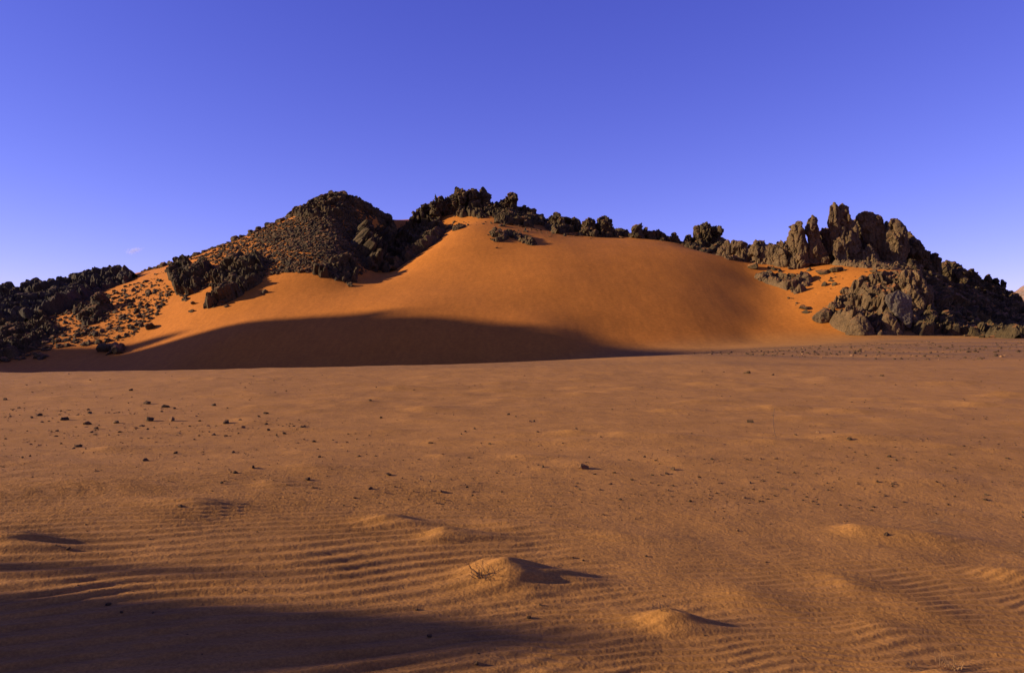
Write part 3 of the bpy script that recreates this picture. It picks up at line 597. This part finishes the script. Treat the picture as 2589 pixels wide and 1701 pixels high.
def tell(P3, what):
    """one label per thing: its place among its like around a landmark"""
    P3 = np.asarray(P3); px = CX+P3[:, 0]/P3[:, 1]*F_PX; py = HY-(P3[:, 2]-CAM_H)/P3[:, 1]*F_PX; key = []
    for a, b in zip(px, py):
        d = [math.hypot(a-l[0], (b-l[1])*1.6) for l in LAND]; k = int(np.argmin(d)); l = LAND[k]; dx, dy = a-l[0], (b-l[1])*1.6
        way = ('right of ' if dx > 0 else 'left of ') if abs(dx) > abs(dy) else ('below ' if dy > 0 else 'above '); key.append((way+l[2], d[k]))
    out = ['']*len(key)
    for g in set(k[0] for k in key):
        m = sorted((k[1], i) for i, k in enumerate(key) if k[0] == g); base = SEEN.get((what, g), 0)
        for n_, (_, i) in enumerate(m): out[i] = what+', '+ORD[min(n_+base, len(ORD)-1)]+' '+g
        SEEN[(what, g)] = base+len(m)
    return out
AREAS = [
 ('left hillside under the summit', [(375,700),(480,660),(600,610),(730,555),(800,530),(920,540),(960,600),(930,690),(870,700),(800,690),(720,690),(660,700),(640,660),(560,670),(470,650),(420,690)], 9500, .08, .48, 71, 130),
 ('lower left slope around the pinnacle', [(0,800),(120,790),(220,760),(330,720),(400,700),(440,740),(400,800),(360,830),(330,860),(250,870),(150,880),(60,910),(0,920)], 2600, .07, .55, 72, 90),
 ('upper hillside just below the summit', [(640,600),(730,556),(830,535),(900,530),(955,590),(935,670),(880,665),(800,640),(720,635)], 4500, .12, .5, 76, 40),
 ('orange sand pocket below the spires', [(1890,680),(1960,670),(2100,680),(2260,695),(2150,710),(2060,760),(2060,800),(2010,780),(1960,720),(1900,700)], 90, .12, .6, 73, 20),
 ('shaded right slope below serrated ridge', [(2340,760),(2420,750),(2589,800),(2620,850),(2500,856),(2400,846),(2330,846)], 700, .15, .8, 74, 40),
 ('crest of the dune between outcrops', [(1120,560),(1250,560),(1380,580),(1480,560),(1600,600),(1500,604),(1380,600),(1200,572),(1140,585)], 150, .12, .5, 75, 12),
]
for nm, poly, n, a, b, sd, ni in AREAS:
    h, sz = scatter(poly, n, a, b, sd); o_ = np.argsort(-sz); r = np.random.default_rng(sd+500); s = Soup(); labs = tell(h[o_[:ni]], 'loose dark rock')
    for q, k in enumerate(o_):
        sc3 = sz[k]*np.array([r.uniform(.8, 1.3), r.uniform(.8, 1.3), r.uniform(.6, 1.0)])
        if q < ni:
            o = link('loose_rock', ROCK_ME[r.integers(12)], labs[q], 'rock', 'loose rocks on the '+nm, loc=tuple(h[k]+[0, 0, sc3[2]*.25]))
            o.scale = sc3; o.rotation_euler = (r.normal()*.3, r.normal()*.3, r.uniform(0, 6.28))
        else:
            v, f = VAR[1][r.integers(14)]; s.add((v*sc3)@rotm(r.normal()*.3, r.normal()*.3, r.uniform(0, 6.28)).T+h[k]+[0, 0, sc3[2]*.2], f)
    s.make('rock_rubble', M_ROCK, 'small dark rock rubble strewn over the '+nm, 'rubble', kind='stuff')
def crest(px):
    D = np.linspace(100, 190, 400)[None]; x = (px[:, None]-CX)/F_PX*D; e = (hz(x, D+0*x)-CAM_H)/D; k = e.argmax(1)
    d = D[0][k]; xx = (px-CX)/F_PX*d; return np.stack([xx, d, hz(xx, d)], 1)
r = np.random.default_rng(81); h = crest(r.uniform(372, 745, 330)); s = Soup()
h[:, 1] += r.uniform(-3.5, .5, len(h)); h[:, 2] = hz(h[:, 0], h[:, 1]); sz = .15+.75*r.uniform(size=len(h))**2.5; o_ = np.argsort(-sz); labs = tell(h[o_[:36]], 'dark skyline rock')
for q, k in enumerate(o_):
    sc3 = sz[k]*np.array([r.uniform(.9, 1.5), r.uniform(.8, 1.3), r.uniform(.5, .9)])
    if q < 36:
        o = link('loose_rock', ROCK_ME[r.integers(12)], labs[q], 'rock', 'rocks along the left hill skyline', loc=tuple(h[k]+[0, 0, sc3[2]*.2]))
        o.scale = sc3; o.rotation_euler = (r.normal()*.3, r.normal()*.3, r.uniform(0, 6.28))
    else:
        v, f = VAR[1][r.integers(14)]; s.add((v*sc3)@rotm(0, 0, r.uniform(0, 6.28)).T+h[k]+[0, 0, sc3[2]*.2], f)
s.make('rock_rubble', M_ROCK, 'small dark rubble along the sloping skyline of the left hill', 'rubble', kind='stuff')
DUNE_ROCKS = [(668,742,.75,'lone dark rock on the sand right of the twin crags'),(490,768,.5,'upper of two dark rocks on sand below left twin crag'),(487,788,.55,'lower of two dark rocks on sand below left twin crag'),
 (572,776,.4,'small rock at the shadow tip of the right twin crag'),(382,830,1.0,'solitary grey rock near the shadow edge on the left slope'),(1256,628,.3,'small rock on the dune below the crest rocks'),
 (2083,692,1.0,'dark tilted boulder in the orange sand under the spires'),(2113,688,1.0,'flat grey boulder beside the tilted one under the spires'),(2210,690,.7,'dark rock on sand above the craggy outcrop'),(2035,782,.8,'low dark rock in sand left of the rounded boulder'),
 (1568,602,.55,'lone dark rock on the dune below the skyline comb'),(1728,619,.5,'rock at foot of mushroom knob heap'),(1738,625,.5,'lower rock at foot of mushroom knob heap'),(1905,678,1.1,'boulder at top of the dune hollow below the low wall')]
for px, py, sz, lab in DUNE_ROCKS:
    p = hit(px, py)[0]; r = np.random.default_rng(int(px)); v, f = variant(int(px), 3, 12, .16)
    o = link('boulder', mesh_np('boulder', v*sz*np.array([1.2, .9, .62]), f, M_ROCK), lab, 'rock', loc=tuple(p+[0, 0, sz*.2])); o.rotation_euler = (.1, .15, r.uniform(0, 6))

# ------------------------------------------------------------------ stones on the plain
def hp(px, py):
    """point of the plain seen at a pixel"""
    D = 1/np.linspace(1/3.5, 1/75., 1500); x = (px-CX)/F_PX*D; z = CAM_H+(HY-py)/F_PX*D
    k = np.argmax(z < H(x, D)+1e-4); return np.array([x[k], D[k], H(x[k:k+1], D[k:k+1])[0]])
STONES = [  # px, py, width px, kind, label
 (199,1130,20,0,'dark lump of stone on bare sand at far left, below the stone band'),(368,1165,16,0,'squarish black stone on the plain left of centre'),(640,1183,13,0,'small dark stone with a long shadow left of centre'),
 (777,1214,17,0,'triangular dark stone beside the ripples'),(372,1022,18,0,'dark stone topping the left stone band'),(418,1030,18,0,'flat dark stone just right of the stone band top'),(540,1026,15,0,'lone dark stone right of the stone band'),
 (98,1051,18,0,'dark stone at left end of the stone band'),(228,1046,14,0,'dark stone in middle of upper stone band'),(166,1062,22,0,'long low stone in the left stone band'),(292,1070,20,0,'long low dark stone in lower stone band'),
 (358,1078,13,0,'roundish dark stone below the stone band'),(378,1064,24,0,'broad flat stone in centre of the stone band'),(434,1064,19,1,'tan stone in right part of the stone band'),(571,1070,21,0,'reddish dark stone at right end of stone band'),
 (614,1082,12,1,'small tan stone below right end of stone band'),(679,1089,11,0,'small round dark stone right of the stone band'),(672,1046,13,0,'flat dark stone beyond right end of stone band'),(14,1011,13,0,'dark stone on the left frame edge'),
 (331,988,12,0,'small dark stone near the plain edge at left'),(220,1073,19,0,'flat stone below the long low one at left'),(444,1147,12,0,'small stone between the squarish black and triangular ones'),(795,1117,11,0,'little stone on bare sand above the triangular one'),
 (571,1103,9,0,'tiny dark stone below the stone band right end'),(596,1197,14,0,'small flat stone left of the triangular one'),(1340,1067,10,1,'small tan stone of a touching pair at centre'),(1350,1066,9,0,'small dark stone of a touching pair at centre'),
 (1478,1184,30,1,'largest tan stone with a sharp shadow at centre right'),(1702,1187,16,0,'low dark stone right of the largest tan one'),(1089,1121,11,0,'small dark stone on bare sand near centre'),(983,1202,14,0,'dark stone near centre with another small one behind'),
 (936,1236,13,0,'flat stone at the upper edge of the ripples'),(1113,1242,10,1,'tan pebble right of the ripples edge'),(1185,1158,9,0,'tiny dark stone left of the largest tan one'),(1373,1181,10,0,'flat pebble left beside the largest tan one'),
 (936,1013,9,0,'dark pebble far out near centre'),(963,1057,9,0,'pebble with thin shadow far out near centre'),(1286,1049,9,0,'dark pebble above the touching pair'),(1899,1068,20,0,'dark stone left of the thin dry stalk'),
 (2147,1112,15,0,'dark reddish stone right of the thin dry stalk'),(1888,945,17,0,'dark stone at foot of the gravel bank, left one'),(1954,949,9,0,'dark stone at foot of the gravel bank, middle one'),(2229,951,11,0,'grey stone at foot of the gravel bank, right one'),
 (2249,1156,12,0,'small dark stone on bare right plain'),(2547,1160,11,0,'small dark stone near the right frame edge'),(2220,1220,12,0,'flat stone on right plain above the grassy mounds'),(2069,1094,11,1,'pale pebble right of the thin dry stalk'),
 (1633,1407,8,0,'tiny black round pebble right of main mound'),(1524,1303,10,1,'small tan pebble above the main mound'),(1205,1678,15,0,'dark stone in the foreground shadow, nearest to camera'),(1087,1609,17,0,'dark stone lying inside the foreground shadow'),
 (1053,1542,12,0,'small stone on the upper edge of foreground shadow'),(1339,1562,14,0,'flat stone right of the foreground shadow'),(1366,1529,9,0,'small stone below the main mound'),(275,1529,15,0,'flat stone between the two foreground shadows at left'),
 (387,1549,9,0,'pebble touching top of foreground shadow'),(307,1548,11,0,'pebble beside the flat stone between shadows'),(455,1282,14,0,'dark chips above the left ripple mound'),(173,1388,13,0,'flat stone in the left ripples'),
 (2241,1352,17,0,'dark flat stone below the right grassy mounds'),(1866,1342,8,0,'tiny dark stone on smooth sand at right'),(1921,1268,9,0,'little stone on smooth sand right of centre'),(1476,1418,11,0,'black chip at tail of the main mound'),(1449,1411,8,0,'smaller black chip at tail of the main mound')]
for k, (px, py, wd, kd, lab) in enumerate(STONES):
    p = hp(px, py); sz = wd/F_PX*p[1]/2; v, f = variant(2000+k, 3, 9, .2); r = np.random.default_rng(k)
    o = link('stone', mesh_np('stone', v*sz*np.array([1.15, .85, .72 if kd == 0 else .8]), f, M_TAN if kd else M_STONE), lab, 'stone', loc=tuple(p+[0, 0, sz*.22])); o.rotation_euler = (r.normal()*.15, r.normal()*.15, r.uniform(0, 6.28))
# pebbles: the 300 largest singly, the grit as a mass
PEB = [mesh_np('pebble', *variant(3000+k, 1, 6, .2), M_STONE) for k in range(6)]+[mesh_np('pebble', *variant(3100+k, 1, 6, .2), M_TAN) for k in range(2)]
def pebble_field(nm, lab, boxpx, n, smin, smax, seed, ni, dens=None):
    r = np.random.default_rng(seed); L = []
    while len(L) < n:
        m = 4000; px = r.uniform(boxpx[0], boxpx[1], m); py = boxpx[2]+(boxpx[3]-boxpx[2])*r.uniform(size=m)
        D = CAM_H*F_PX/(py-HY)
        if dens == 'bank':
            D = r.uniform(44, 84, m)
        x = (px-CX)/F_PX*D
        keep = fbm2(x*.5, D, .35, seed*.1, 3) > r.uniform(-.5, .6, m)
        if dens == 'bank': keep &= (D > 47+.22*np.maximum(30-x, 0)) & (x > 8)
        for a, b_ in zip(x[keep], D[keep]): L.append((a, b_))
    L = np.array(L[:n]); z = H(L[:, 0], L[:, 1]); sz = (smin+(smax-smin)*r.uniform(size=n)**4)*(.55+.03*L[:, 1] if dens != 'bank' else 1)
    o_ = np.argsort(-sz/L[:, 1]); s = Soup(); s2 = Soup(); labs = tell(np.stack([L[:, 0], L[:, 1], z], 1)[o_[:ni]], 'small pebble') if ni else []
    for q, k in enumerate(o_):
        sc3 = sz[k]*np.array([r.uniform(.8, 1.4), r.uniform(.8, 1.3), r.uniform(.5, .9)]); loc = np.array([*L[k], z[k]+sc3[2]*.2])
        if q < ni:
            o = link('pebble', PEB[min(r.integers(13), 7) if r.uniform() < .35 else r.integers(6)], labs[q], 'pebble', 'pebbles '+lab, loc=tuple(loc)); o.scale = sc3; o.rotation_euler = (r.normal()*.2, r.normal()*.2, r.uniform(0, 6))
        else:
            v, f = VAR[1][r.integers(14)]; (s2 if r.uniform() < .10 else s).add((v*sc3)@rotm(0, 0, r.uniform(0, 6.28)).T+loc, f)
    s.make('gravel', M_STONE, 'fine dark gravel '+lab, 'gravel', kind='stuff')
    s2.make('gravel', M_TAN, 'fine tan gravel '+lab, 'gravel', kind='stuff')
pebble_field('a', 'scattered over the open sand plain', (-60, 2650, 948, 1260), 2000, .005, .034, 5, 150)
pebble_field('e', 'peppered thinly between the larger stones', (-60, 2650, 940, 1300), 5200, .004, .018, 9, 0)
pebble_field('b', 'covering the bank at the plain edge on the right', (1600, 2700, 870, 940), 1700, .03, .17, 6, 110, 'bank')
pebble_field('c', 'in the stone band at left', (0, 800, 1030, 1105), 300, .008, .045, 7, 40)
pebble_field('d', 'on rippled foreground sand', (-20, 2600, 1260, 1700), 220, .004, .016, 8, 0)

# ------------------------------------------------------------------ dry plants
def tuft(name, label, px, py, n, hgt, spread, seed, mat=M_STRAW, lean=0, thick=.0022, branchy=False):
    r = np.random.default_rng(seed); p = hp(px, py); V = []; Fc = []; c = 0
    for k in range(n):
        a = r.uniform(0, 6.28); l = hgt*r.uniform(.5, 1.1); out = spread*r.uniform(.3, 1.0)
        b0 = np.array([r.normal()*.25*spread, r.normal()*.25*spread, -.01]); d = np.array([math.cos(a)*out+lean, math.sin(a)*out, l])
        m = 6; t = np.linspace(0, 1, m)[:, None]; pts = b0+d*t-np.array([0, 0, .35*l])*t**2+np.cumsum(r.normal(size=(m, 3))*.012*(3 if branchy else 1)*hgt/.15, 0)*t
        segs = [(pts, thick)]
        if branchy:
            for _ in range(2):
                i0 = r.integers(2, 5); q = pts[i0]+np.linspace(0, 1, 4)[:, None]*np.array([r.normal(), r.normal(), abs(r.normal())*.7])*.35*l; segs.append((q, thick*.6))
        for pp, th in segs:
            for i in range(len(pp)):
                w_ = th*(1-.8*i/(len(pp)-1))
                for j in range(3): V.append(pp[i]+w_*np.array([math.cos(j*2.094), math.sin(j*2.094), .3*math.cos(j*2)]))
            for i in range(len(pp)-1):
                for j in range(3):
                    a0 = c+i*3+j; a1 = c+i*3+(j+1) % 3; Fc.append((a0, a1, a1+3, a0+3))
            c += len(pp)*3
    return link(name, mesh_np(name, np.array(V), np.array(Fc), mat), label, 'dry plant', loc=tuple(p))
tuft('dry_shrub', 'dry twiggy shrub stub on the windward side of the main mound', 1222, 1458, 22, .10, .11, 1, M_TWIG, -.03, .003, True)
tuft('dry_shrub', 'wiry dry twigs on crest of the small mound right of foreground shadow', 1680, 1540, 9, .06, .10, 2, M_TWIG, 0, .0018, True)
tuft('dry_grass', 'golden dry grass tuft with long stalks at bottom right', 2405, 1690, 22, .12, .10, 3, M_STRAW, -.04, .0022)
tuft('dry_shrub', 'dark twigs beside the golden tuft at bottom right', 2300, 1690, 7, .05, .05, 4, M_TWIG, .02, .002, True)
tuft('dry_grass', 'straw-coloured grass fringe on the long mound at right', 2345, 1316, 50, .035, .30, 5, M_STRAW, 0, .0022)
tuft('dry_grass', 'straw-coloured grass fringe on the mound at right frame edge', 2570, 1392, 40, .045, .25, 6, M_STRAW, 0, .0022)
tuft('dry_grass', 'thin grass wisps on the small mound left of the grassy ones', 2165, 1300, 12, .05, .12, 7, M_STRAW, 0, .002)
tuft('dry_grass', 'short dry grass on the upper of two small central mounds', 970, 1335, 12, .05, .12, 8, M_TWIG, 0, .002)
tuft('dry_grass', 'short dry grass on the lower of two small central mounds', 1125, 1360, 14, .05, .13, 9, M_TWIG, 0, .002)
tuft('dry_grass', 'single bent straw lying on sand at lower right', 2055, 1592, 3, .04, .06, 10, M_STRAW, .03, .002)
tuft('dry_shrub', 'small twigs beside the rippled mound at left', 520, 1295, 8, .04, .1, 11, M_TWIG, 0, .002, True)
# tall thin stalk
p = hp(1963, 1108); s = Soup(); t = np.linspace(0, 1, 12)
cx_ = -.05*np.sin(t*2.6)+.0*t; V = []; Fc = []
for i in range(12):
    for j in range(4): V.append((cx_[i]+.0035*math.cos(j*1.57), .0035*math.sin(j*1.57), t[i]*.5-.01))
for i in range(11):
    for j in range(4): Fc.append((i*4+j, i*4+(j+1) % 4, i*4+4+(j+1) % 4, i*4+4+j))
link('dry_stalk', mesh_np('dry_stalk', np.array(V), np.array(Fc), M_TWIG), 'tall thin curved dry stalk standing alone on right plain', 'dry plant', loc=tuple(p))

# ------------------------------------------------------------------ the one small cloud
cm = bpy.data.materials.new('cloud_vapour'); cm.use_nodes = True; t = cm.node_tree; t.nodes.clear()
out = N(t, 'ShaderNodeOutputMaterial'); pv = N(t, 'ShaderNodeVolumePrincipled'); pv.inputs['Color'].default_value = (1, .93, .95, 1)
tc = N(t, 'ShaderNodeTexCoord'); nn = noise_node(t, tc.outputs['Object'], 2.2, 4, .6)
ln = N(t, 'ShaderNodeVectorMath', operation='LENGTH'); t.links.new(tc.outputs['Object'], ln.inputs[0])
m1 = N(t, 'ShaderNodeMath', operation='SUBTRACT'); m1.inputs[0].default_value = .95; t.links.new(ln.outputs['Value'], m1.inputs[1])
m2 = N(t, 'ShaderNodeMath', operation='MULTIPLY_ADD'); t.links.new(nn.outputs[0], m2.inputs[0]); m2.inputs[1].default_value = 1.6; m2.inputs[2].default_value = -.95
m3 = N(t, 'ShaderNodeMath', operation='ADD'); t.links.new(m1.outputs[0], m3.inputs[0]); t.links.new(m2.outputs[0], m3.inputs[1])
m4 = N(t, 'ShaderNodeMath', operation='MULTIPLY', use_clamp=False); t.links.new(m3.outputs[0], m4.inputs[0]); m4.inputs[1].default_value = .02
m5 = N(t, 'ShaderNodeMath', operation='MAXIMUM'); t.links.new(m4.outputs[0], m5.inputs[0]); m5.inputs[1].default_value = 0
t.links.new(m5.outputs[0], pv.inputs['Density']); t.links.new(pv.outputs[0], out.inputs['Volume'])
v, f = ICO[3]; cp = world(338, 634, 5000)
o = link('cloud', mesh_np('cloud', v, f, cm), 'tiny pale pinkish cloud wisp low in the sky at left', 'cloud', loc=tuple(cp)); o.scale = (75, 60, 26); o.rotation_euler = (0, math.radians(-12), 0)
